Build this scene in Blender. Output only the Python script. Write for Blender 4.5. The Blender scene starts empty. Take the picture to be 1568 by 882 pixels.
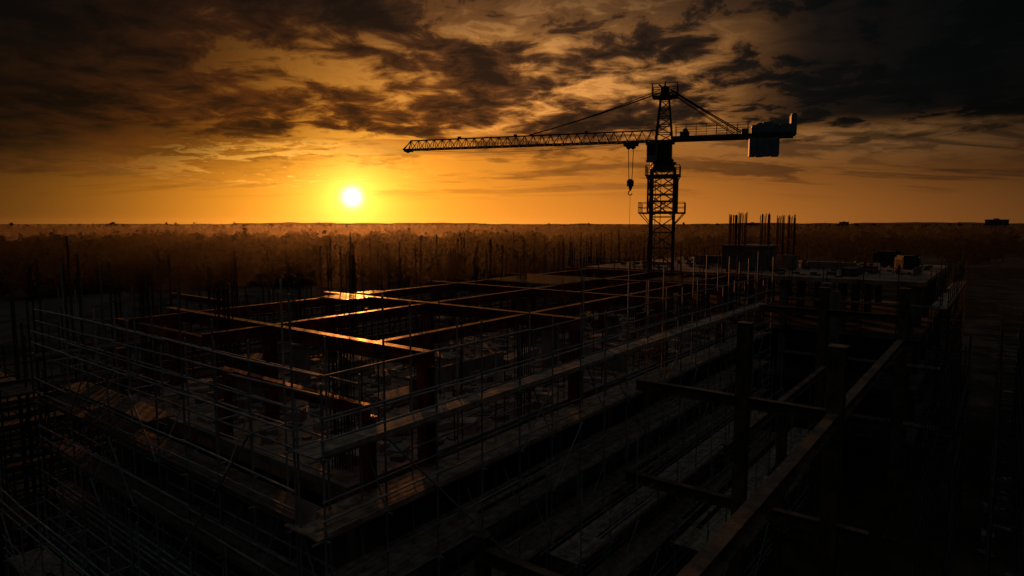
import bpy, math, random
import numpy as np
from mathutils import Vector, Matrix
random.seed(7); rng=np.random.default_rng(7)
sc=bpy.context.scene
sc.view_settings.view_transform='Standard'
try: sc.view_settings.look='None'
except Exception: pass
sc.view_settings.exposure=0
CAMZ=18.0
# ---------------------------------------------------------------- camera
cd=bpy.data.cameras.new("camera"); cam=bpy.data.objects.new("camera",cd)
sc.collection.objects.link(cam); sc.camera=cam
cd.lens=22.5; cd.sensor_width=36; cd.clip_start=0.1; cd.clip_end=30000
cam.location=(0,0,CAMZ); cam.rotation_euler=(math.radians(90-5.77),0,0)
SUN_EL=math.radians(2.25); SUN_AZ=math.radians(-13.9)
sund=Vector((math.sin(SUN_AZ)*math.cos(SUN_EL),math.cos(SUN_AZ)*math.cos(SUN_EL),math.sin(SUN_EL)))
sl=bpy.data.lights.new("sun","SUN"); so=bpy.data.objects.new("sun",sl); sc.collection.objects.link(so)
sl.energy=1.9; sl.angle=math.radians(0.8); sl.color=(1.0,0.31,0.06)
so.rotation_euler=(-sund).to_track_quat('-Z','Y').to_euler(); so.location=(0,0,60)

# ---------------------------------------------------------------- node DSL
class S:
    nt=None
    def __init__(s,k): s.k=k
    @staticmethod
    def m(op,*a,clamp=False):
        n=S.nt.nodes.new('ShaderNodeMath'); n.operation=op; n.use_clamp=clamp
        for i,x in enumerate(a):
            if isinstance(x,S): S.nt.links.new(x.k,n.inputs[i])
            else: n.inputs[i].default_value=float(x)
        return S(n.outputs[0])
    def __add__(s,o): return S.m('ADD',s,o)
    __radd__=__add__
    def __mul__(s,o): return S.m('MULTIPLY',s,o)
    __rmul__=__mul__
    def __sub__(s,o): return S.m('SUBTRACT',s,o)
    def __rsub__(s,o): return S.m('SUBTRACT',o,s)
    def __truediv__(s,o): return S.m('DIVIDE',s,o)
def ss(x,a,b):
    n=S.nt.nodes.new('ShaderNodeMapRange'); n.interpolation_type='SMOOTHSTEP'
    n.inputs['From Min'].default_value=a; n.inputs['From Max'].default_value=b
    n.inputs['To Min'].default_value=0; n.inputs['To Max'].default_value=1
    S.nt.links.new(x.k,n.inputs['Value']); return S(n.outputs['Result'])
def expn(x): return S.m('EXPONENT',x)
def gauss(x,c,w):
    t=(x-c)/w; return expn((t*t)*-1.0)
def comb(x,y,z):
    n=S.nt.nodes.new('ShaderNodeCombineXYZ')
    for i,v in enumerate((x,y,z)):
        if isinstance(v,S): S.nt.links.new(v.k,n.inputs[i])
        else: n.inputs[i].default_value=v
    return n.outputs[0]
def noise(vec,scale,detail=4,rough=.55,dist=0.0,dim='3D'):
    n=S.nt.nodes.new('ShaderNodeTexNoise'); n.noise_dimensions=dim; n.inputs['Scale'].default_value=scale
    n.inputs['Detail'].default_value=detail; n.inputs['Roughness'].default_value=rough
    n.inputs['Distortion'].default_value=dist
    S.nt.links.new(vec,n.inputs['Vector']); return S(n.outputs[0])
def vscale(col,f):
    n=S.nt.nodes.new('ShaderNodeVectorMath'); n.operation='SCALE'
    n.inputs[0].default_value=col
    if isinstance(f,S): S.nt.links.new(f.k,n.inputs['Scale'])
    else: n.inputs['Scale'].default_value=f
    return n.outputs[0]
def vadd(*vs):
    r=vs[0]
    for v in vs[1:]:
        n=S.nt.nodes.new('ShaderNodeVectorMath'); n.operation='ADD'
        S.nt.links.new(r,n.inputs[0]); S.nt.links.new(v,n.inputs[1]); r=n.outputs[0]
    return r
def vmulf(v,f):
    n=S.nt.nodes.new('ShaderNodeVectorMath'); n.operation='SCALE'
    S.nt.links.new(v,n.inputs[0]); S.nt.links.new(f.k,n.inputs['Scale']); return n.outputs[0]

# ---------------------------------------------------------------- world
w=bpy.data.worlds.new("World"); sc.world=w; w.use_nodes=True; nt=w.node_tree; nt.nodes.clear(); S.nt=nt
out=nt.nodes.new('ShaderNodeOutputWorld'); bg=nt.nodes.new('ShaderNodeBackground')
nt.links.new(bg.outputs[0],out.inputs[0])
tc=nt.nodes.new('ShaderNodeTexCoord'); sep=nt.nodes.new('ShaderNodeSeparateXYZ')
nt.links.new(tc.outputs['Generated'],sep.inputs[0])
X,Y,Z=[S(sep.outputs[i]) for i in range(3)]
DEG=57.29578
el=S.m('ARCSINE',Z)*DEG
az=S.m('ARCTAN2',X,Y)*DEG
daz=az+13.9
elp=S.m('MAXIMUM',el,0.0)
dx=daz; dy=el-2.25
ang=S.m('SQRT',dx*dx+dy*dy)
core=expn((ang*ang)*(-1/0.40))
halo=expn(ang*(-1/2.1))
angh=S.m('SQRT',(dx*0.7)*(dx*0.7)+dy*dy)
halo2=expn(angh*(-1/5.2))
angw=S.m('SQRT',(dx*0.55)*(dx*0.55)+dy*dy)
halo3=expn(angw*(-1/7.5))
band=gauss(az,2.0,27.0)*expn(elp*(-1/8.5))
band2=gauss(az,8.0,34.0)*expn(elp*(-1/12.0))
peach=gauss(az,5.0,16.0)*ss(elp,6.0,9.5)*(1.0-ss(elp,14.0,22.0))
strip=gauss(az,29.0,14.0)*gauss(elp,6.4,1.5)
leftdim=1.0-ss(daz*-1.0,10.0,30.0)*.62
clear=vadd(vscale((4,3.4,2.6),core),vscale((1.6,1.02,.18),halo),vscale((1.30,.53,.026),halo2),vscale((.62,.165,.002),halo3*leftdim),
           vscale((.46,.135,.008),band*leftdim),vscale((.10,.042,.013),band2*leftdim),vscale((.28,.125,.034),peach),
           vscale((.13,.066,.025),strip),vscale((.0045,.009,.011),ss(elp,0,40)*1.0+0.3))
iz=S.m('DIVIDE',1.0,S.m('MAXIMUM',Z,0.0)+0.13)
cv=comb(X*iz*0.95,Y*iz,0.37)
cvs=comb(X*iz*0.35+1.3,Y*iz*1.1,2.1)
n1=noise(cv,1.6,3,.55,.2,'2D')
n2=noise(cv,5.0,6,.64,.3,'2D')
n3=noise(cvs,1.7,5,.60,.3,'2D')
cover=ss(elp,4.5,10.0)
leftb=ss(daz*-1.0,1.0,17.0)
rbank=ss(az,14.0,25.0)*ss(elp-(n3*3.5),5.6,6.9)
d0=n1*0.56+n2*0.44
dens=ss(d0+cover*0.07+leftb*cover*0.10,.46,.60)*ss(elp,2.8,8.0)
dens=S.m('MAXIMUM',dens,rbank*0.97)
dens=S.m('MAXIMUM',dens,leftb*ss(elp+n3*6.0,5.5,10.0)*.93)
dens=S.m('MAXIMUM',dens,ss(elp,12.5,17.5)*.80)
streak=ss(n3,.47,.58)*ss(elp,1.6,4.0)*(1.0-ss(elp,7.5,11.0))
dens2=S.m('MAXIMUM',dens,streak*0.62)
F=gauss(angw,0.0,10.0); F2=gauss(az,3.0,15.0)
tx=ss(n2*.5+n1*.5,.36,.64)
tex=(1.0-tx)*1.9+.2
ccol=vadd(vscale((.27,.064,.001),F*tex),vscale((.046,.0180,.0050),F2*tex),vscale((.0018,.0046,.0062),(1.0-tx)*.6+.55))
inv=1.0-dens2
base=vadd(vmulf(clear,inv),vmulf(ccol,dens2))
edge=gauss(d0+cover*.07,.465,.028)
rimmask=ss(elp,5.0,9.0)*(1.0-ss(elp,15.0,20.0))
rim=edge*rimmask*gauss(az,4.0,16.0)*(1.0-rbank)
rimlow=ss(n2*.45+n3*.55,.485,.56)*ss(elp,2.6,4.4)*(1.0-ss(elp,5.8,7.8))*gauss(az,-18.5,8.0)
rimr=gauss(elp-n3*3.5,5.4,.35)*ss(az,17.0,24.0)*gauss(az,24.0,18.0)
full=vadd(base,vscale((.17,.088,.025),rim),vscale((.95,.46,.07),rimlow),vscale((.12,.055,.015),rimr))
side=gauss(az,2.0,28.0)*.94+.06
side=1.0-(1.0-side)*ss(elp,1.0,8.0)
full=vmulf(full,side)
full=vmulf(full,ss(el,-1.2,0.0))
sky=nt.nodes.new('ShaderNodeTexSky'); sky.sky_type='NISHITA'; sky.sun_disc=False
sky.sun_elevation=SUN_EL; sky.sun_rotation=SUN_AZ; sky.air_density=1.2; sky.dust_density=2.5
sv=nt.nodes.new('ShaderNodeVectorMath'); sv.operation='SCALE'; sv.inputs['Scale'].default_value=0.001
nt.links.new(sky.outputs[0],sv.inputs[0])
zen=vscale((.043,.050,.053),ss(el,22.0,50.0))
full=vadd(full,sv.outputs[0],zen)
nt.links.new(full,bg.inputs['Color']); bg.inputs['Strength'].default_value=1.0

# ---------------------------------------------------------------- materials
def mat(name,c1,c2,scale=4,rough=(.6,.9),metal=0,bump=.2,stretch=(1,1,1),island=0.0,spec=.5,det=3):
    m=bpy.data.materials.new(name); m.use_nodes=True; t=m.node_tree; S.nt=t
    b=t.nodes['Principled BSDF']; tcn=t.nodes.new('ShaderNodeTexCoord')
    a=noise(tcn.outputs['Object'],scale,det,.65,0)
    f=ss(a,.36,.64)
    if island:
        g=t.nodes.new('ShaderNodeNewGeometry'); f=S.m('ADD',f*(1-island),S(g.outputs['Random Per Island'])*island,clamp=True)
    mx=t.nodes.new('ShaderNodeMix'); mx.data_type='RGBA'; t.links.new(f.k,mx.inputs[0])
    mx.inputs[6].default_value=(*c1,1); mx.inputs[7].default_value=(*c2,1)
    t.links.new(mx.outputs[2],b.inputs['Base Color'])
    r=a*(rough[1]-rough[0])*1.0+rough[0]; t.links.new(r.k,b.inputs['Roughness'])
    b.inputs['Metallic'].default_value=metal; b.inputs['Specular IOR Level'].default_value=spec
    if bump:
        bb=noise(tcn.outputs['Object'],scale*7,2,.6)
        bp=t.nodes.new('ShaderNodeBump'); bp.inputs['Strength'].default_value=bump; bp.inputs['Distance'].default_value=.03
        t.links.new(bb.k,bp.inputs['Height']); t.links.new(bp.outputs[0],b.inputs['Normal'])
    return m
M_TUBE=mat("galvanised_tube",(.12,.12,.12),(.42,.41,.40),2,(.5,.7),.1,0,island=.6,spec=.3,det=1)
M_TUBED=mat("shaded_tube",(.03,.028,.026),(.08,.075,.07),2,(.75,.9),.0,0,island=.5,spec=.05,det=1)  # tube colour darkened so sunlit poles read as backlit silhouettes
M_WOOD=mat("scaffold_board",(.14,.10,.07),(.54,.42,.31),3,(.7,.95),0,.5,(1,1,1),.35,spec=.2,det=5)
M_WOODD=mat("dark_board",(.05,.04,.03),(.18,.145,.115),3,(.7,.95),0,.5,(1,1,1),.35,spec=.15,det=5)  # darker copy of the scaffold board colour
M_STEEL=mat("rusty_steel",(.12,.04,.018),(.36,.13,.05),1.6,(.34,.56),.65,.3,spec=.4)
M_STEEL2=mat("primed_steel",(.07,.048,.034),(.19,.125,.08),1.6,(.55,.75),.1,.3,spec=.3)
M_CONC=mat("concrete",(.12,.11,.10),(.26,.24,.22),.7,(.7,.95),0,0,spec=.2,det=5)
M_REBAR=mat("rebar_rust",(.03,.015,.010),(.07,.03,.02),3,(.8,.95),0,0,spec=.05,det=1)
M_PAINT=mat("crane_paint",(.05,.035,.02),(.10,.06,.03),2,(.4,.6),0,0)
M_BLUE=mat("grey_blue_panel",(.12,.16,.20),(.20,.25,.30),1.5,(.4,.6),0,.1)
M_GLASS=mat("cab_glass",(.02,.03,.035),(.03,.04,.05),1,(.08,.15),0,0)
M_LEAF=mat("foliage",(.02,.03,.010),(.045,.055,.02),.05,(.9,1),0,0,island=.5,spec=0,det=1)
M_BARK=mat("bark",(.04,.03,.02),(.09,.06,.04),1,(.8,1),0,0,spec=0,det=1)
M_BRICK=mat("building_render",(.12,.10,.09),(.22,.19,.17),.2,(.7,.9),0,0,spec=.1)
M_NET=mat("dark_mesh",(.02,.025,.03),(.05,.055,.06),2,(.8,1),0,0)
M_DECK=mat("wet_metal_decking",(.07,.06,.05),(.16,.14,.12),.8,(.24,.46),.5,.3)
def slabmat():
    m=bpy.data.materials.new("wet_slab"); m.use_nodes=True; t=m.node_tree; S.nt=t
    b=t.nodes['Principled BSDF']; o=t.nodes.new('ShaderNodeTexCoord').outputs['Object']
    a=noise(o,.35,4,.6,0,'2D'); c=noise(o,3.0,5,.7,0,'2D'); p=noise(o,.22,3,.5,.6,'2D')
    f=ss(a*.5+c*.5,.38,.62)
    mx=t.nodes.new('ShaderNodeMix'); mx.data_type='RGBA'; t.links.new(f.k,mx.inputs[0])
    mx.inputs[6].default_value=(.12,.07,.045,1); mx.inputs[7].default_value=(.44,.28,.18,1)
    t.links.new(mx.outputs[2],b.inputs['Base Color'])
    wet=ss(p,.54,.60)
    r=S.m('ADD',wet*-.36,c*.35+.50,clamp=True); r=S.m('MAXIMUM',r,.22); t.links.new(r.k,b.inputs['Roughness'])
    b.inputs['Specular IOR Level'].default_value=.3
    bp=t.nodes.new('ShaderNodeBump'); bp.inputs['Strength'].default_value=.5; bp.inputs['Distance'].default_value=.04
    h=c*(1.0-wet*.9); t.links.new(h.k,bp.inputs['Height']); t.links.new(bp.outputs[0],b.inputs['Normal'])
    return m
M_SLAB=slabmat()
def groundmat():
    m=bpy.data.materials.new("ground_soil"); m.use_nodes=True; t=m.node_tree; S.nt=t
    b=t.nodes['Principled BSDF']; o=t.nodes.new('ShaderNodeTexCoord').outputs['Object']
    a=noise(o,.006,4,.6,.5,'2D'); c=noise(o,.15,6,.7,0,'2D')
    f=ss(a*.5+c*.5,.42,.60)
    mx=t.nodes.new('ShaderNodeMix'); mx.data_type='RGBA'; t.links.new(f.k,mx.inputs[0])
    mx.inputs[6].default_value=(.025,.025,.016,1); mx.inputs[7].default_value=(.12,.09,.07,1)
    t.links.new(mx.outputs[2],b.inputs['Base Color']); b.inputs['Roughness'].default_value=.95
    b.inputs['Specular IOR Level'].default_value=0
    bp=t.nodes.new('ShaderNodeBump'); bp.inputs['Strength'].default_value=.6; bp.inputs['Distance'].default_value=.3
    t.links.new(c.k,bp.inputs['Height']); t.links.new(bp.outputs[0],b.inputs['Normal'])
    return m
M_GROUND=groundmat()

# ---------------------------------------------------------------- mesh builder
class MB:
    def __init__(s): s.v=[];s.f=[];s.m=[]
    def tube(s,p,q,r=.024,n=6,mi=0,r2=None):
        p=Vector(p);q=Vector(q); d=q-p
        if d.length<1e-5: return
        d.normalize(); a=Vector((0,0,1)) if abs(d.z)<.9 else Vector((1,0,0))
        x=d.cross(a).normalized(); y=d.cross(x); i=len(s.v); r2=r if r2 is None else r2
        for c,rr in ((p,r),(q,r2)):
            for k in range(n):
                t=2*math.pi*k/n; s.v.append(tuple(c+x*math.cos(t)*rr+y*math.sin(t)*rr))
        for k in range(n):
            s.f.append((i+k,i+(k+1)%n,i+n+(k+1)%n,i+n+k)); s.m.append(mi)
        s.f.append(tuple(i+k for k in range(n))[::-1]); s.m.append(mi)
        s.f.append(tuple(i+n+k for k in range(n))); s.m.append(mi)
    def box(s,lo,hi,mi=0,rz=0,tilt=0):
        i=len(s.v); c=Vector([(lo[k]+hi[k])/2 for k in range(3)])
        R=Matrix.Rotation(rz,3,'Z')@Matrix.Rotation(tilt,3,'X') if (rz or tilt) else None
        for z in (lo[2],hi[2]):
            for x,y in ((lo[0],lo[1]),(hi[0],lo[1]),(hi[0],hi[1]),(lo[0],hi[1])):
                p=Vector((x,y,z))
                if R: p=c+R@(p-c)
                s.v.append(tuple(p))
        for q in ((0,3,2,1),(4,5,6,7),(0,1,5,4),(1,2,6,5),(2,3,7,6),(3,0,4,7)):
            s.f.append(tuple(i+k for k in q)); s.m.append(mi)
    def ibeam(s,ax,a,b,c,top,D=.42,W=.26,mi=0):
        tf=.025
        def bx(w,z0,z1):
            if ax=='u': s.box((a,c-w/2,z0),(b,c+w/2,z1),mi)
            else: s.box((c-w/2,a,z0),(c+w/2,b,z1),mi)
        bx(W,top-tf,top); bx(W-.002,top-D,top-D+tf); bx(.02,top-D+tf*.5,top-tf*.5)
        n=int(abs(b-a)/2.8)
        for k in range(1,n+1):
            t=a+(b-a)*k/(n+1)
            if ax=='u': s.box((t-.008,c-W/2+.01,top-D+tf*.6),(t+.008,c+W/2-.01,top-tf*.6),mi)
            else: s.box((c-W/2+.01,t-.008,top-D+tf*.6),(c+W/2-.01,t+.008,top-tf*.6),mi)
    def hcol(s,u,v,z0,z1,W=.34,mi=0):
        t=.028
        s.box((u-W/2,v-W/2,z0),(u-W/2+t,v+W/2,z1),mi); s.box((u+W/2-t,v-W/2,z0),(u+W/2,v+W/2,z1),mi)
        s.box((u-W/2+t*.5,v-.012,z0+.002),(u+W/2-t*.5,v+.012,z1-.002),mi)
        s.box((u-W/2-.08,v-W/2-.08,z0-.03),(u+W/2+.08,v+W/2+.08,z0+.02),mi)
        s.box((u-W/2-.03,v-W/2-.03,z1-.02),(u+W/2+.03,v+W/2+.03,z1+.012),mi)
    def obj(s,name,mats,parent=None,rot=0,loc=(0,0,0)):
        me=bpy.data.meshes.new(name); me.from_pydata(s.v,[],s.f); me.update()
        for m in mats: me.materials.append(m)
        me.polygons.foreach_set('material_index',s.m)
        o=bpy.data.objects.new(name,me); sc.collection.objects.link(o)
        o.rotation_euler=(0,0,rot); o.location=loc
        if parent: o.parent=parent
        return o
def empty(name,loc=(0,0,0),rot=0):
    e=bpy.data.objects.new(name,None); sc.collection.objects.link(e); e.location=loc; e.rotation_euler=(0,0,rot); return e
ROT=math.radians(52.5)
U0,V0=8.8,12.3; U1,V1=50.0,31.0
DECK=12.5; BEAM=14.15; SLAB=10.4

# ---------------------------------------------------------------- scaffold
def scaffold(mb,ax,s0,s1,w0,inw,z0,ztop,levels,decks,sp=2.1,tall=(1.5,4.2),rails=True,brace=3,r=.03,detail=1.0):
    P=(lambda s,w,z:(s,w,z)) if ax=='u' else (lambda s,w,z:(w,s,z))
    n=max(1,int(round(abs(s1-s0)/sp))); ds=(s1-s0)/n; wi=w0+inw; sg=1 if inw>0 else -1
    for k in range(n+1):
        s=s0+ds*k+random.uniform(-.05,.05)
        t=ztop+random.uniform(*tall); j=random.uniform(-.04,.04)
        mb.tube(P(s,w0,z0),P(s+j,w0+j*.5,t),r)
        t2=ztop+random.uniform(.9,tall[1]*.9)
        mb.tube(P(s,wi,z0),P(s+random.uniform(-.03,.03),wi,t2),r)
        for z in levels:
            mb.tube(P(s+.04,w0-.15*sg,z),P(s+.04,wi+.25*sg,z),r*.9)
            if rails and random.random()<.6: mb.box(*[tuple(min(a,b) for a,b in zip(P(s-.05,w0-.05,z-.07),P(s+.05,w0+.05,z+.03))),tuple(max(a,b) for a,b in zip(P(s-.05,w0-.05,z-.07),P(s+.05,w0+.05,z+.03)))],0)
    e=.35
    for z in levels:
        for w in (w0,wi):
            s=s0-e*(1 if ds>0 else -1); end=s1+e*(1 if ds>0 else -1); L=6.3*(1 if ds>0 else -1)
            while (end-s)*L>0:
                q=s+L if (end-s-L)*L>0 else end
                mb.tube(P(s,w+.05*sg,z+random.uniform(-.03,.03)),P(q+.2*(1 if ds>0 else -1),w+.05*sg,z+random.uniform(-.03,.03)),r)
                s=q
        if rails:
            for dz in (.5,1.0):
                s=s0
                while (s1-s)*ds>0:
                    q=s+ds*random.choice((2,3))
                    if (s1-q)*ds<0: q=s1
                    if random.random()<.86:
                        mb.tube(P(s-.1,w0-.05*sg,z+dz+random.uniform(-.05,.05)),P(q+.15,w0-.05*sg,z+dz+random.uniform(-.05,.05)),r*.95)
                    if random.random()<.35*detail:
                        mb.tube(P(s-.1,wi+.05*sg,z+dz+random.uniform(-.05,.05)),P(q+.15,wi+.05*sg,z+dz+random.uniform(-.05,.05)),r*.95)
                    s=q
    for i in range(len(levels)-1):
        for k in range(n):
            if (k+i)%brace==0:
                a,b=(k,k+1) if (i+k)%2 else (k+1,k)
                mb.tube(P(s0+ds*a,w0-.09*sg,levels[i]),P(s0+ds*b,w0-.09*sg,levels[i+1]),r*.9)
            if random.random()<.15*detail:
                mb.tube(P(s0+ds*k,w0,levels[i]),P(s0+ds*k,wi,levels[i+1]),r*.9)
    for z,ext in decks:
        nb=int((abs(inw)+ext-.06)/.232)
        for b in range(nb):
            s=s0-.2*(1 if ds>0 else -1); end=s1+.1*(1 if ds>0 else -1); L=3.9*(1 if ds>0 else -1)
            first=True
            while (end-s)*L>0:
                q=s+(L*random.uniform(.35,1) if first else L); first=False
                if (end-q)*L<0: q=end
                wa=w0+sg*(.04+b*.232); wb=wa+sg*.222; dz=random.uniform(0,.014)
                if random.random()<.965:
                    p1=P(min(s,q)+.004,min(wa,wb),z+.03+dz); p2=P(max(s,q)-.004,max(wa,wb),z+.07+dz)
                    mb.box(p1,p2,1,rz=random.uniform(-.002,.002))
                s=q
        if rails and ext<=.6:
            p1=P(min(s0,s1),w0-.035*sg-.012,z+.074); p2=P(max(s0,s1),w0-.035*sg+.012,z+.21)
            mb.box(p1,p2,1)
L=[.6+2*k-.1 for k in range(0,7)]
sca=empty("tube_scaffold",rot=ROT)
mb=MB()
scaffold(mb,'u',U0,U1-5,V0,1.0,0,DECK,L,[(12.5,.0),(10.5,.55),(8.5,.9),(6.5,.55),(4.5,.3)],tall=(1.4,4.2),sp=1.9)
for k in range(9):
    s=U0+k*4; mb.tube((s,V0-.05,DECK+2+random.uniform(-.05,.05)),(s+4.2,V0-.05,DECK+2+random.uniform(-.05,.05)),.03)
mb.obj("long_side_bays",[M_TUBE,M_WOOD],sca)
mb=MB()
scaffold(mb,'v',V0+1.2,V1+1,U0,1.0,0,DECK,L,[(10.5,0),(8.5,.0),(6.5,.0)],tall=(2.2,4.6),sp=1.9,detail=1.6)
for k in range(5):
    s=V0+k*3.8
    for dz in (1.5,2.0): mb.tube((U0-.05,s,DECK+dz+random.uniform(-.05,.05)),(U0-.05,s+4.0,DECK+dz+random.uniform(-.05,.05)),.03)
    mb.tube((U0+1.05,s,DECK+1.6),(U0+1.05,s+4.0,DECK+1.6),.03)
for b in range(4):
    for (a,c) in ((V0+9.5,V0+13.4),(V0+13.5,V0+17.2)):
        mb.box((U0+.05+b*.232,a,DECK+.03-1.0),(U0+.27+b*.232,c,DECK+.07-1.0),1)
mb.obj("short_side_bays",[M_TUBE,M_WOODD],sca)
mb=MB()
scaffold(mb,'u',U0,U1+16,V1+1,-1.0,0,DECK,L[3:],[(12.5,0),(10.5,.3)],tall=(3.2,5.0),sp=1.5,r=.045)
scaffold(mb,'v',V0+2,V1+12,U1+23,-1.0,0,DECK,L[4:],[(12.5,0)],tall=(2.4,4.2),r=.045)
scaffold(mb,'u',U0-4,U1+20,V1+5,-1.2,0,DECK-2,L[3:6],[(10.5,0)],tall=(4.0,6.9),sp=2.2,r=.05)
scaffold(mb,'v',14.4,V1,48.9,.8,0,DECK,L[5:],[(12.5,0)],tall=(2.0,4.6),sp=1.5,r=.04)
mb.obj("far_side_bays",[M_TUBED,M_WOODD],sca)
mb=MB()
scaffold(mb,'u',U0+9,U1-8,V0-1.6,1.4,0,7.5,L[:4],[(6.5,.0),(4.5,0)],tall=(.8,3.2))
scaffold(mb,'u',U0+16,U1-6,V0-3.4,1.4,0,4.6,L[:3],[(4.5,.2),(2.5,.2)],tall=(.8,4.6))
scaffold(mb,'v',V0+2,V1,U0-1.7,1.4,0,6.6,L[:4],[(4.5,0)],tall=(.8,3.2))
mb.obj("outer_bays",[M_TUBE,M_WOOD],sca)
mb=MB()
scaffold(mb,'v',3.0,V0,U1-1.0,1.0,0,12.9,L,[(12.5,0),(8.5,0),(4.5,0)],tall=(.9,2.9))
scaffold(mb,'u',U1-1,U1+24,2.6,1.0,0,12.9,L,[(12.5,0)],tall=(.9,2.9))
scaffold(mb,'u',U1-18,U1-4,1.2,1.0,0,8.5,L[:5],[],tall=(.6,3.4))
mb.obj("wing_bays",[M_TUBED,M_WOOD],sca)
sc2=empty("low_scaffold",rot=ROT); mb=MB()
for (a,b,ww,zt,lv,dk) in ((4,30,36,9.5,L[:5],[(8.5,.2),(6.5,0)]),(2,24,41,8.5,L[:5],[(6.5,.4),(8.5,.2)]),(10,40,46,6.5,L[:4],[(6.5,.2),(4.5,0)])):
    scaffold(mb,'u',a,b,ww,1.2,0,zt,lv,dk,tall=(.9,6.2),r=.04)
for (a,b,ww,zt,lv,dk) in ((33,52,4,9.5,L[:5],[(8.5,.6),(4.5,0)]),(34,54,8,10.5,L[:6],[(10.5,.4),(4.5,0)]),(26,50,.8,6.5,L[:4],[(4.5,.4)])):
    scaffold(mb,'v',a,b,ww,1.2,0,zt,lv,dk,tall=(.9,5.6),r=.04)
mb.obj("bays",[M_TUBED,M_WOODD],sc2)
sc3=empty("low_scaffold",rot=ROT); mb=MB()
for (a,b,ww,zt,lv) in ((36,70,-6,4.5,L[:3]),(40,80,-12,4.5,L[:3]),(22,42,-3,3.5,L[:2]),(30,70,-1.5,8.5,L[:5])):
    scaffold(mb,'u',a,b,ww,1.2,0,zt,lv,[],tall=(.6,3.4))
mb.obj("bays",[M_TUBED,M_WOODD],sc3)

# ---------------------------------------------------------------- building frame
bld=empty("unfinished_steel_frame_building",rot=ROT)
ul=[13.6,22.2,30.8,39.4,47.6]
mb=MB()
for u in ul:
    mb.ibeam('v',13.5,30.4,u,BEAM,.50,.32)
for v in (16.2,22.2,28.2):
    for a,b in zip(ul[:-1],ul[1:]):
        mb.ibeam('u',a+.012+.16,b-.012-.16,v,BEAM-.03,.44,.28)
for v in (22.2,28.2): mb.ibeam('u',11.0,ul[0]-.17,v,BEAM-.03,.40,.26)
for a,b in zip(ul[2:-1],ul[3:]):
    mb.ibeam('u',a+.17,b-.17,19.2,BEAM-.05,.3,.2)
mb.ibeam('v',13.6,21.5,11.3,BEAM-1.15,.34,.24)
mb.ibeam('v',22.4,30.0,11.3,BEAM-.2,.34,.24)
mb.ibeam('v',30.6,36.5,16.5,BEAM+.02,.3,.22)
cols=[(u,v) for u in ul for v in (13.75,22.2,30.0)]
for u,v in cols:
    mb.hcol(u,v,SLAB,BEAM-.515,.40)
for v in (13.75,21.4,30): mb.hcol(11.3,v,SLAB,BEAM-1.5,.34)
mb.obj("steel_frame",[M_STEEL],bld)
mb=MB()
def decking(u0,u1,v0,v1,z):
    k=u0
    while k<u1-.25:
        mb.box((k,v0,z+.004),(k+.2,v1,z+.012)); mb.box((k+.2,v0,z+.004),(k+.29,v1,z+.055)); k+=.292
decking(20.2,22.0,26.0,28.4,BEAM-.03); decking(22.7,24.4,27.4,28.5,BEAM-.03); decking(33.5,38.9,22.1,28.3,BEAM-.03); decking(40,44,16.1,19.4,BEAM-.03)
mb.obj("metal_decking",[M_DECK],bld)
mb=MB()
mb.box((10.9,14.2,SLAB-.3),(47.9,30.4,SLAB),1)
for z in (6.8,3.2):
    mb.box((10.9,14.2,z-.28),(47.9,30.4,z),0)
for u in (11.6,17,22.2,26.6,30.8,35,39.4,43.6,47.4):
    for v in (14.7,19,25,29.9):
        for z0,z1 in ((0,2.92),(3.2,6.52),(6.8,SLAB-.3)):
            mb.box((u-.22,v-.22,z0),(u+.22,v+.22,z1),0)
mb.box((10.9,14.2,SLAB),(47.9,14.36,SLAB+.22),0)
mb.box((10.9,14.37,SLAB),(11.06,30.2,SLAB+.22),0)
for u,v in ((17,17.5),(26.6,18),(26.6,25.5),(35,19),(17.5,26),(35,26),(43.5,18),(43.5,27)):
    h=random.uniform(1.5,2.6)
    mb.box((u-.3,v-.3,SLAB),(u+.3,v+.3,SLAB+h),0); mb.box((u-.42,v-.42,SLAB+h),(u+.42,v+.42,SLAB+h+.12),0)
for (a,b,c,d,h) in ((20,26,20.5,20.7,.9),(29,29.2,15,19,1.1),(32,38,24,24.2,1.0),(14.5,14.7,23,27.5,.7),(40.5,46,20,20.2,1.3)):
    mb.box((a,c,SLAB),(b,d,SLAB+h),0)
for z0,z1 in ((0,2.92),(3.2,6.52),(6.8,SLAB-.3)):
    mb.box((11,30.13,z0),(47.8,30.33,z1),0); mb.box((47.63,14.3,z0),(47.83,30.1,z1),0)  # walls added on the far sides to block low sun through lower storeys
mb.obj("floor_slabs",[M_CONC,M_SLAB],bld)
mb=MB()
def cage(u,v,z0,h,w=.45,n=4,r=.018,hoops=True):
    for i in range(n):
        for j in range(n):
            if 0<i<n-1 and 0<j<n-1: continue
            a=u+w*(i/(n-1)-.5); b=v+w*(j/(n-1)-.5); hh=h+random.uniform(-.15,.2)
            mb.tube((a,b,z0),(a+random.uniform(-.04,.04),b+random.uniform(-.04,.04),z0+hh),r,5)
    if hoops:
        z=z0+.2
        while z<z0+h*.6:
            c=[(u-w/2,v-w/2),(u+w/2,v-w/2),(u+w/2,v+w/2),(u-w/2,v+w/2)]
            for k in range(4): mb.tube((*c[k],z),(*c[(k+1)%4],z),.008,4)
            z+=.22
cage(12.2,16.0,SLAB,3.9,.5,5)
for u,v,h in ((17,17.5,4),(26.6,18,3.9),(26.6,25.5,3.8),(35,19,4),(17.5,26,4),(35,26,4.2),(43.5,18,4),(43.5,27,4.2),(12.5,23.5,5.2),(12.2,29.3,5.6),(16.5,30.3,5.6),(24,30.5,5.8),(33,30.5,5.8),(20,14.8,3.6),(32.6,14.8,3.4),(46,30,6)):
    cage(u,v,SLAB,h,r=.024 if v>29 else .018,n=3 if v>29 else 4)
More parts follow.
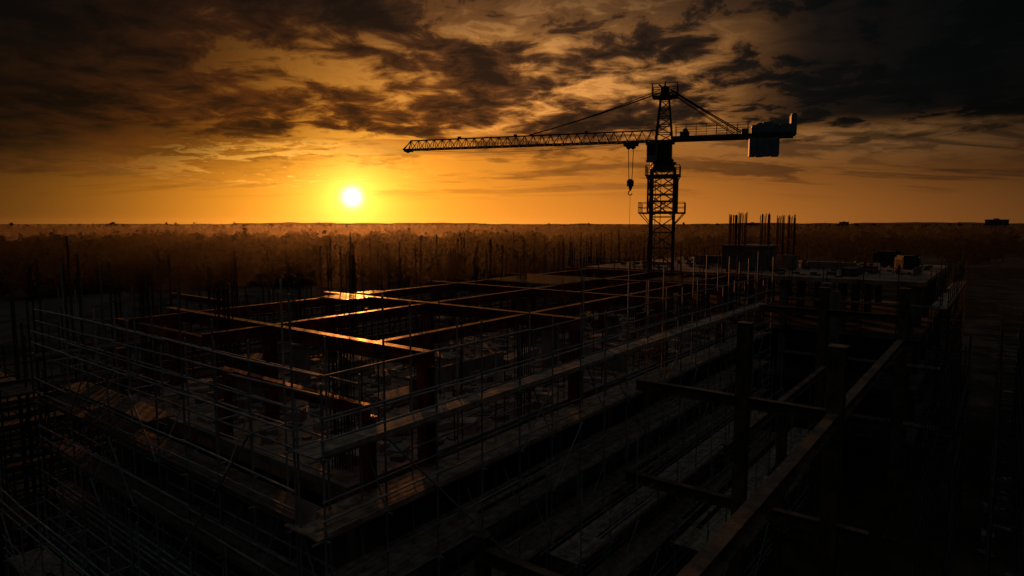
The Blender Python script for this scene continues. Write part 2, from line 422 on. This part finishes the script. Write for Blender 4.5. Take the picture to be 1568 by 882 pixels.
for k in range(90):
    u=random.uniform(12,47); v=random.choice((14.6,30.1,random.uniform(16,30)))
    mb.tube((u,v,SLAB),(u+random.uniform(-.1,.1),v,SLAB+random.uniform(1,5.0)),.024,5)
for k in range(60):
    u=random.uniform(13,46); v=random.uniform(15.5,29.5); a=random.choice((0,0,1.57,random.uniform(0,3)));l=random.uniform(2,6)/2
    mb.tube((max(11,u-l*math.cos(a)),min(30,max(14.5,v-l*math.sin(a))),SLAB+.05),(min(47,u+l*math.cos(a)),min(30,max(14.5,v+l*math.sin(a))),SLAB+.07),.02,5)
mb.obj("rebar_cages",[M_REBAR],bld)
mb=MB()
for k in range(26):
    u=random.uniform(12,46); v=random.uniform(15,29.5)
    h=random.uniform(2.4,3.4)
    mb.tube((u,v,SLAB),(u,v,SLAB+h*.55),.035); mb.tube((u,v,SLAB+h*.55),(u,v,SLAB+h),.026)
    mb.box((u-.08,v-.08,SLAB),(u+.08,v+.08,SLAB+.012)); mb.box((u-.08,v-.08,SLAB+h),(u+.08,v+.08,SLAB+h+.012))
mb.obj("adjustable_props",[M_TUBE],bld)
mb=MB()
mb.box((U1,4.0,13.8),(U1+22,V1-1,14.1),1)
for z in (10.4,6.8,3.2): mb.box((U1+.1,4.1,z-.28),(U1+22,V1-1,z),0)
for u in (U1+.8,U1+6,U1+12,U1+18):
    for v in (4.8,9,13,17,21,25,29):
        for z0,z1 in ((0,2.92),(3.2,6.52),(6.8,10.12),(10.4,13.8)):
            mb.box((u-.25,v-.25,z0),(u+.25,v+.25,z1),0)
for z0,z1 in ((0,2.92),(3.2,6.52),(6.8,10.12)):
    mb.box((U1+21.7,4.2,z0),(U1+21.9,V1-1.1,z1),0); mb.box((U1+.2,V1-1.3,z0),(U1+21.6,V1-1.1,z1),0)
mb.box((55.0,15.6,14.1),(58.0,19.3,16.0),0); mb.box((54.9,15.5,16.0),(58.1,19.4,16.15),0)
mb.box((59.5,14.5,14.1),(61,16.4,15.2),0)
mb.box((60,9.9,14.1),(60.3,13.5,14.7),0); mb.box((66,6,14.1),(70,6.3,14.9),0)
mb.box((56,5.0,14.1),(60,5.25,14.7),0)
mb.box((43.2,8.3,0),(43.8,8.9,14.3),0); mb.box((45.6,8.3,0),(46.2,8.9,13.6),0)
mb.obj("wing_floors",[M_CONC,M_SLAB],bld)
mb=MB()
for (u,v,z,h,w_) in ((56,18.75,16.1,2.6,.5),(56,17.95,16.1,2.7,.5),(56.3,16.15,16.1,2.6,.6),(60,15.9,15.2,3.4,.5),(60.6,15.1,15.2,3.4,.5)):
    cage(u,v,z,h,w_,4,.032,False)
for k in range(90):
    u=random.uniform(51,70);v=random.uniform(5,29); mb.tube((u,v,14.1),(u,v,14.1+random.uniform(.8,1.9)),.025,5)
mb.obj("wing_rebar",[M_REBAR],bld)
mb=MB()
mb.ibeam('u',7.0,23.3,4.2,11.62,.46,.34); mb.ibeam('u',23.7,41.1,4.2,11.62,.46,.34)
mb.ibeam('v',4.4,11.6,23.5,11.66,.42,.30)
mb.ibeam('v',4.45,12.0,41.3,12.9,.42,.30)
mb.ibeam('v',4.45,12.0,14.2,8.2,.42,.3); mb.ibeam('v',3.0,12.0,23.5,7.7,.42,.3)
mb.ibeam('u',23.7,41.0,8.0,9.6,.4,.28)
for (u,v,t,W) in ((23.5,4.2,13.9,.52),(23.5,7.3,14.4,.44),(41.3,4.2,14.4,.5),(41.3,8.3,14.2,.5),(32,8.0,9.2,.4),(14.2,12.0,8.6,.36)):
    mb.hcol(u,v,0,t,W)
mb.obj("outer_steel_frame",[M_STEEL2],bld)

# ---------------------------------------------------------------- site materials on slab
def stack(name,u,v,z,nl,nw,L_,m,rz=0):
    b=MB()
    for l in range(nl):
        for k in range(nw):
            b.box((-L_/2+random.uniform(-.1,.1),-nw*.13+k*.26,l*.13),(L_/2+random.uniform(-.1,.1),-nw*.13+k*.26+.24,l*.13+.1),0)
    for e in (-L_*.35,L_*.35): b.box((e-.05,-nw*.13-.05,-.1),(e+.05,nw*.13+.05,-.002),0)
    c,s_=math.cos(ROT),math.sin(ROT)
    return b.obj(name,[m],None,ROT+rz,(u*c-v*s_,u*s_+v*c,z+.1))
for (u,v,nl,nw,l,rz) in ((18.5,20,3,4,3,0),(16,17.6,2,5,2.4,.5),(24.5,24,4,4,3,1.57),(28,21,3,3,4,.2),(21,26.5,5,4,2.4,1.2),(34,21.5,4,4,3,.1),(37.5,27,3,5,3,1.5),(42,24,4,4,3,.6),(25,16.9,2,3,3.5,0),(15,25.5,3,3,3,1.57),(33.5,17,3,4,3,1.4)):
    stack("timber_stack",u,v,SLAB,nl,nw,l,M_WOOD,rz)
for (u,v,nl,nw,l,rz) in ((54,9,4,4,3,0),(60,22,6,5,3,1.5),(66,17,5,5,3,.3)):
    stack("timber_stack",u,v,14.1,nl,nw,l,M_WOODD,rz)
for (u,v,nl,nw,l,rz) in ((30,-6,5,6,4,.3),(38,-4,4,5,4,1.2),(45,-12,6,6,5,.2),(50,-5,5,6,4,.9),(28,-12,4,5,4,.7),(20,38,4,6,4,.4),(12,34.5,5,5,4,1.4)):
    stack("timber_stack",u,v,0,nl,nw,l,M_WOODD,rz)
def rubble(name,region,n,z,smin,smax,m):
    b=MB()
    for k in range(n):
        u=random.uniform(region[0],region[1]); v=random.uniform(region[2],region[3]); s=random.uniform(smin,smax)
        a,c,d=s*random.uniform(.4,1.4),s*random.uniform(.4,1.2),s*random.uniform(.15,.6)
        b.box((u-a/2,v-c/2,z-.01),(u+a/2,v+c/2,z+d),0,rz=random.uniform(0,3.1),tilt=random.uniform(-.12,.12))
    return b.obj(name,[m],None,ROT)
rubble("building_debris",(12,47,15,30),900,SLAB,.08,.45,M_CONC)
rubble("building_debris",(12,47,15,30),260,SLAB,.3,.9,M_WOOD)
rubble("ground_rubble",(18,90,-40,0),900,0,.15,.9,M_CONC)
rubble("ground_rubble",(0,60,33,60),600,0,.2,1.0,M_CONC)
rubble("building_debris",(51,71,5,29),200,14.1,.1,.6,M_WOODD)

def compressor(u,v,z,rz):
    b=MB()
    b.box((-1.0,-.55,.42),(1.0,.55,1.25),0); b.box((-.85,-.5,1.25),(.7,.5,1.42),0)
    b.box((-.6,-.57,.55),(.5,.57,1.1),1); b.tube((.45,.2,1.42),(.45,.2,1.85),.05,8,0)
    for s_ in (-.62,.62): b.tube((-.1,s_-.09,.33),(-.1,s_+.09,.33),.33,14,1)
    b.tube((1.0,.3,.5),(1.9,0,.45),.04); b.tube((1.0,-.3,.5),(1.9,0,.45),.04); b.tube((1.8,0,.45),(1.8,0,0),.035)
    b.tube((-.9,-.5,1.42),(-.9,.5,1.42),.03)
    c,s2=math.cos(ROT),math.sin(ROT)
    return b.obj("air_compressor",[M_NET,M_REBAR],None,ROT+rz,(u*c-v*s2,u*s2+v*c,z))
compressor(58,5.9,14.1,.4); compressor(66,8.2,14.1,1.2); compressor(16,27.5,SLAB,1.0)

# ---------------------------------------------------------------- tower crane
CR=math.radians(163.4)
cr=empty("tower_crane",(11.9,51.0,0),CR)
def lattice(b,z0,z1,w0,w1,bay,r=.07,rd=.035):
    n=max(1,int(round((z1-z0)/bay)))
    def cor(t):
        ww=(w0+(w1-w0)*t)/2; z=z0+(z1-z0)*t; return [Vector((x*ww,y*ww,z)) for x,y in ((-1,-1),(1,-1),(1,1),(-1,1))]
    a0,a1=cor(0),cor(1)
    for k in range(4): b.tube(a0[k],a1[k],r,6)
    for i in range(n+1):
        c=cor(i/n)
        for k in range(4): b.tube(c[k],c[(k+1)%4],rd)
        if i<n:
            d=cor((i+1)/n)
            for k in range(4):
                if i%2: b.tube(c[k],d[(k+1)%4],rd)
                else: b.tube(c[(k+1)%4],d[k],rd)
b=MB(); lattice(b,0,22.2,1.75,1.75,1.25,.10,.05)
for i in range(18):
    b.tube((.15,.2,1+i*1.2),(.55,.2,1+i*1.2),.02)
b.tube((.15,.2,0),(.15,.2,22),.03); b.tube((.55,.2,0),(.55,.2,22),.03)
b.obj("mast",[M_PAINT],cr)
def platform(b,z,hw,th=.10,rail=.75):
    h=.9
    for (lo,hi) in (((-hw,-hw),(hw,-h)),((-hw,h),(hw,hw)),((-hw,-h),(-h,h)),((h,-h),(hw,h))):
        b.box((lo[0],lo[1],z-th),(hi[0],hi[1],z))
    c=[(-hw,-hw),(hw,-hw),(hw,hw),(-hw,hw)]
    for k in range(4):
        p,q=c[k],c[(k+1)%4]
        for dz in (rail*.5,rail): b.tube((*p,z+dz),(*q,z+dz),.025)
        for t in (0,.25,.5,.75): b.tube((p[0]+(q[0]-p[0])*t,p[1]+(q[1]-p[1])*t,z-th),(p[0]+(q[0]-p[0])*t,p[1]+(q[1]-p[1])*t,z+rail),.025)
    for k in range(4):
        b.tube((c[k][0]*.95,c[k][1]*.95,z-th),(c[k][0]/hw*.88,c[k][1]/hw*.88,z-1.0),.035)
b=MB(); platform(b,18.85,1.72); platform(b,21.75,1.28,.1,.7)
lattice(b,18.9,21.6,2.15,2.15,1.3,.08,.05)
b.obj("climbing_platforms",[M_PAINT],cr)
b=MB()
b.tube((0,0,22.1),(0,0,22.35),1.0,20); b.tube((0,0,22.35),(0,0,22.6),.85,20)
b.tube((0,0,22.6),(0,0,22.72),1.0,20)
b.box((-.75,-.75,22.7),(.75,.75,22.95)); b.box((-.62,-.62,22.95),(.62,.62,24.35)); b.box((-.8,-.8,24.2),(.8,.8,24.42))
b.obj("slewing_unit",[M_PAINT],cr)
b=MB()
b.box((.5,.35,22.75),(1.25,1.35,22.85)); b.box((.45,.4,22.85),(1.2,1.3,24.05),0)
b.box((1.2,.46,23.25),(1.215,1.24,23.95),1); b.box((.55,1.3,23.25),(1.1,1.315,23.95),1); b.box((.4,.33,24.05),(1.3,1.37,24.15))
b.box((1.205,.44,23.58),(1.235,1.26,23.63))
b.obj("operator_cab",[M_BLUE,M_GLASS],cr)
b=MB(); lattice(b,24.35,28.1,1.25,.55,.62,.075,.04)
b.box((-.5,-.5,27.6),(.5,.5,27.72))
c4=[(-.95,-.75),(.95,-.75),(.95,.75),(-.95,.75)]
b.box((-.95,-.75,27.72),(.95,.75,27.78))
for k in range(4):
    p,q=c4[k],c4[(k+1)%4]
    for dz in (.45,.9): b.tube((*p,27.78+dz),(*q,27.78+dz),.025)
    for t in (0,.5): b.tube((p[0]+(q[0]-p[0])*t,p[1]+(q[1]-p[1])*t,27.78),(p[0]+(q[0]-p[0])*t,p[1]+(q[1]-p[1])*t,28.68),.03)
b.box((-.32,-.3,27.78),(.32,.3,28.5)); b.tube((0,-.35,28.3),(0,.35,28.3),.28,14); b.tube((0,0,28.5),(0,0,28.95),.05)
b.tube((-.4,0,28.0),(.5,0,28.75),.07)
b.obj("tower_head",[M_PAINT],cr)
b=MB(); JL=22.2; zb,zt=24.42,25.25; hw=.5; bay=.74; n=int((JL-.6)/bay)
for y in (-hw,hw): b.tube((.6,y,zb),(JL,y,zb),.06)
b.tube((.6,0,zt),(JL-.6,0,zt-.05),.065)
for i in range(n+1):
    x=.6+i*bay; b.tube((x,-hw,zb),(x,hw,zb),.028)
    if i<n:
        b.tube((x,-hw,zb),(x+bay,hw,zb),.022)
        for y in (-hw,hw):
            b.tube((x,y,zb),(x+bay/2,0,zt),.03); b.tube((x+bay,y,zb),(x+bay/2,0,zt),.03)
for y in (-hw,hw): b.tube((JL-.6,0,zt-.05),(JL,y,zb),.05)
b.tube((JL,-hw,zb),(JL,hw,zb),.06); b.box((JL-.6,-.3,zb-.16),(JL+.05,.3,zb+.06)); b.tube((JL-.2,-.12,zb-.1),(JL-.2,.12,zb-.1),.16,12)
for s_ in (6,12,17):
    b.box((s_,-.12,zt),(s_+.25,.12,zt+.14))
b.obj("jib",[M_PAINT],cr)
b=MB()
for y in (-.55,.55): b.box((-9.4,y-.06,24.35),(-.6,y+.06,24.68))
b.box((-9.3,-.5,24.55),(-.6,.5,24.62))
for i in range(9): b.tube((-1-i*.9,-.55,24.45),(-1.9-i*.9,.55,24.45),.03)
for y in (-.62,.62):
    for dz in (.45,.85): b.tube((-6.3,y,24.68+dz),(-.8,y,24.68+dz),.022)
    for i in range(8): b.tube((-.9-i*.75,y,24.6),(-.9-i*.75,y,25.53),.022)
b.obj("counter_jib",[M_PAINT],cr)
b=MB()
b.box((-8.3,-.5,24.72),(-6.4,.5,25.3)); b.tube((-7.0,-.55,25.05),(-7.0,.55,25.05),.4,14); b.box((-7.9,-.4,25.3),(-7.2,.4,25.5))
b.box((-6.2,-.3,24.7),(-5.7,.3,25.1)); b.box((-1.9,-.35,24.7),(-1.2,.35,25.05)); b.tube((-1.6,-.3,25.1),(-1.6,.3,25.1),.2,10)
b.box((-9.08,-.5,24.7),(-8.35,.5,25.3))
b.obj("hoist_winch",[M_BLUE],cr)
b=MB()
for k in range(4): b.box((-8.35+k*.53,-.62,23.0+.03*(k%2)),(-8.35+k*.53+.5,.62,24.34))
b.box((-9.5,-.5,24.5),(-9.1,.5,25.95),0); b.box((-9.45,-.4,25.95),(-9.15,.4,26.05))
b.obj("counterweight",[M_BLUE],cr)
b=MB()
def rope(p,q,r,sag=0,n=12):
    p=Vector(p);q=Vector(q);pr=p
    for i in range(1,n+1):
        t=i/n; c=p.lerp(q,t); c.z-=sag*4*t*(1-t); b.tube(pr,c,r,5); pr=c
rope((.4,-.2,28.15),(10.9,-.05,25.3),.05,.12); rope((.4,.2,28.3),(10.9,.05,25.3),.03,.2)
for y in (-.45,.45):
    rope((-.4,y*.5,28.3),(-5.9,y,24.75),.045,.05); rope((-.4,y*.5,28.1),(-5.2,y,24.75),.03,.05)
rope((20.5,.2,24.3),(3.0,.2,24.3),.016,.35,20)
for x,y in ((2.35,-.12),(2.35,.12),(2.75,-.12),(2.75,.12)): b.tube((x,y,24.0),(2.55+(x-2.55)*.6,y,21.45),.014,4)
b.tube((2.55,0,20.2),(2.55,0,17.4),.014,4)
b.obj("ropes",[M_REBAR],cr)
b=MB()
b.box((2.0,-.5,24.12),(3.1,.5,24.28)); b.box((2.2,-.35,23.95),(2.9,.35,24.12)); b.box((2.1,-.4,24.28),(3.0,.4,24.36))
for x in (2.1,3.0):
    for y in (-.5,.5): b.tube((x,y-.05,24.36),(x,y+.05,24.36),.12,10)
for y in (-.12,.12): b.tube((2.4,y,24.0),(2.4,y+.04,24.0),.16,12); b.tube((2.75,y,24.0),(2.75,y+.04,24.0),.16,12)
b.obj("trolley",[M_PAINT],cr)
b=MB()
b.tube((2.55,-.13,21.25),(2.55,.13,21.25),.28,14); b.box((2.3,-.16,20.95),(2.8,.16,21.4)); b.tube((2.55,0,20.95),(2.55,0,20.6),.2,8,0,.07)
pr=None
for k in range(11):
    a=math.radians(100-k*27); p=(2.55+.15*math.cos(a),0,20.42+.18*math.sin(a))
    if pr: b.tube(pr,p,.045,6)
    pr=p
b.obj("hook_block",[M_PAINT],cr)

# ---------------------------------------------------------------- ground
me=bpy.data.meshes.new("ground"); R=14000
me.from_pydata([(-R,-300,0),(R,-300,0),(R,R,0),(-R,R,0)],[],[(0,1,2,3)]); me.materials.append(M_GROUND)
sc.collection.objects.link(bpy.data.objects.new("ground",me))
v=[];f=[]; N=220
for i in range(N+1):
    a=math.radians(-62+124*i/N)
    h=2+9*math.sin(i*.08+1)+5*math.sin(i*.27)+3*math.sin(i*1.1)+random.uniform(-3,3)
    for rr,hh in ((5200,-2),(6000,h+8),(8200,h+14)):
        v.append((math.sin(a)*rr,math.cos(a)*rr,hh))
for i in range(N):
    for k in range(2):
        a=i*3+k; f.append((a,a+3,a+4,a+1))
me=bpy.data.meshes.new("hills"); me.from_pydata(v,[],f); me.materials.append(M_LEAF)
sc.collection.objects.link(bpy.data.objects.new("hills",me))

# ---------------------------------------------------------------- trees
def trees(name,specs):
    V=[]
    tb=MB()
    for (x,y,h,nl,ls) in specs:
        tb.tube((x,y,0),(x+random.uniform(-.4,.4),y,h*.5),h*.03,5,1,h*.015)
        for k in range(3):
            a=random.uniform(0,6.28); tb.tube((x,y,h*.3),(x+math.cos(a)*h*.2,y+math.sin(a)*h*.2,h*.65),h*.014,4,1,h*.006)
        nc=max(3,nl//14); cc=[]
        for k in range(nc):
            a=random.uniform(0,6.28); r=random.uniform(.05,.36)*h; zz=random.uniform(.15,.84)*h
            r*=1.15-.8*max(0,(zz/h-.5)); cc.append((x+math.cos(a)*r,y+math.sin(a)*r,zz,random.uniform(.08,.15)*h))
        C=np.array(cc); idx=rng.integers(0,nc,nl); P=C[idx,:3]+rng.normal(0,1,(nl,3))*C[idx,3:4]*.62
        P[:,2]=np.maximum(P[:,2],h*.08)
        A=rng.normal(0,1,(nl,3)); A/=np.linalg.norm(A,axis=1)[:,None]; B=np.cross(A,rng.normal(0,1,(nl,3))); B/=np.linalg.norm(B,axis=1)[:,None]
        s=ls*rng.uniform(.5,1.1,(nl,1))
        q=np.stack([P-A*s,P-B*s*.8,P+A*s,P+B*s*.8],1).reshape(-1,3); V.append(q)
    q=np.concatenate(V); n0=len(tb.v); nq=len(q)//4
    verts=tb.v+[tuple(p) for p in q]; faces=tb.f+[(n0+4*i,n0+4*i+1,n0+4*i+2,n0+4*i+3) for i in range(nq)]
    me=bpy.data.meshes.new(name); me.from_pydata(verts,[],faces); me.materials.append(M_LEAF); me.materials.append(M_BARK)
    me.polygons.foreach_set('material_index',tb.m+[0]*nq)
    o=bpy.data.objects.new(name,me); sc.collection.objects.link(o)
sp=[]
def inb(x,y):
    u=x*.609+y*.793; v_=-x*.793+y*.609
    return -5<u<95 and -45<v_<62
for k in range(600):
    a=math.radians(random.uniform(-46,2)); r=random.uniform(190,360); x,y=math.sin(a)*r,math.cos(a)*r
    if inb(x,y): continue
    sp.append((x,y,random.uniform(8,15.5),190,1.2))
for k in range(320):
    a=math.radians(random.uniform(-2,46)); r=random.uniform(330,520); x,y=math.sin(a)*r,math.cos(a)*r
    sp.append((x,y,random.uniform(6,12.5),110,1.5))
trees("distant_trees",sp)
sp=[]
for k in range(1400):
    a=math.radians(random.uniform(-46,46)); r=360+1000*random.random()**.8; x,y=math.sin(a)*r,math.cos(a)*r
    if math.sin(x*.012+1)*math.sin(y*.009)+random.uniform(-.4,.4)<-.2: continue
    sp.append((x,y,random.uniform(8,14.5),64,2.1))
for k in range(1500):
    a=math.radians(random.uniform(-46,46)); r=1400+2600*random.random(); x,y=math.sin(a)*r,math.cos(a)*r
    if math.sin(x*.004+2)*math.sin(y*.003)+random.uniform(-.4,.4)<-.1: continue
    sp.append((x,y,random.uniform(9,17) if random.random()<.95 else random.uniform(18,25),26,3.2))
trees("far_tree_belt",sp)

# ---------------------------------------------------------------- distant buildings
def block(name,az_,dist,wd,dp,ht,st):
    b=MB(); b.box((-wd/2,-dp/2,0),(wd/2,dp/2,ht),0); b.box((-wd/2-.3,-dp/2-.3,ht),(wd/2+.3,dp/2+.3,ht+.6),0)
    b.box((-wd*.15,-dp*.2,ht+.6),(wd*.1,dp*.2,ht+1.6),0)
    nb=int(wd/3.4)
    for s_ in range(st):
        z=1+s_*(ht-1)/st
        for k in range(nb):
            x=-wd/2+1+k*(wd-1.2)/nb
            b.box((x,-dp/2-.06,z+.9),(x+1.5,-dp/2+.02,z+2.3),1); b.box((x-.1,-dp/2-.15,z+.78),(x+1.6,-dp/2+.02,z+.88),0)
    a=math.radians(az_); b.obj(name,[M_BRICK,M_GLASS],None,-a,(math.sin(a)*dist,math.cos(a)*dist,0))
block("apartment_block",37.0,760,18,12,21.0,7); block("apartment_block",27.3,1500,18,14,20.5,7)
block("office_building",20.5,1300,26,14,18.5,6)

# ---------------------------------------------------------------- low ground mist and distance haze
def mist(name,dens,g,col,lo,hi):
    mm=bpy.data.materials.new(name); mm.use_nodes=True; t=mm.node_tree; t.nodes.clear()
    o=t.nodes.new('ShaderNodeOutputMaterial'); vs=t.nodes.new('ShaderNodeVolumeScatter')
    vs.inputs['Density'].default_value=dens; vs.inputs['Anisotropy'].default_value=g; vs.inputs['Color'].default_value=(*col,1)
    t.links.new(vs.outputs[0],o.inputs['Volume'])
    b=MB(); b.box(lo,hi,0); b.obj(name,[mm])
mist("ground_mist",.00014,.80,(1,.85,.7),(-1500,80,.3),(1500,640,16.6))
mist("distance_haze",.000016,.78,(1,.85,.7),(-5500,960,.3),(5500,5100,46))
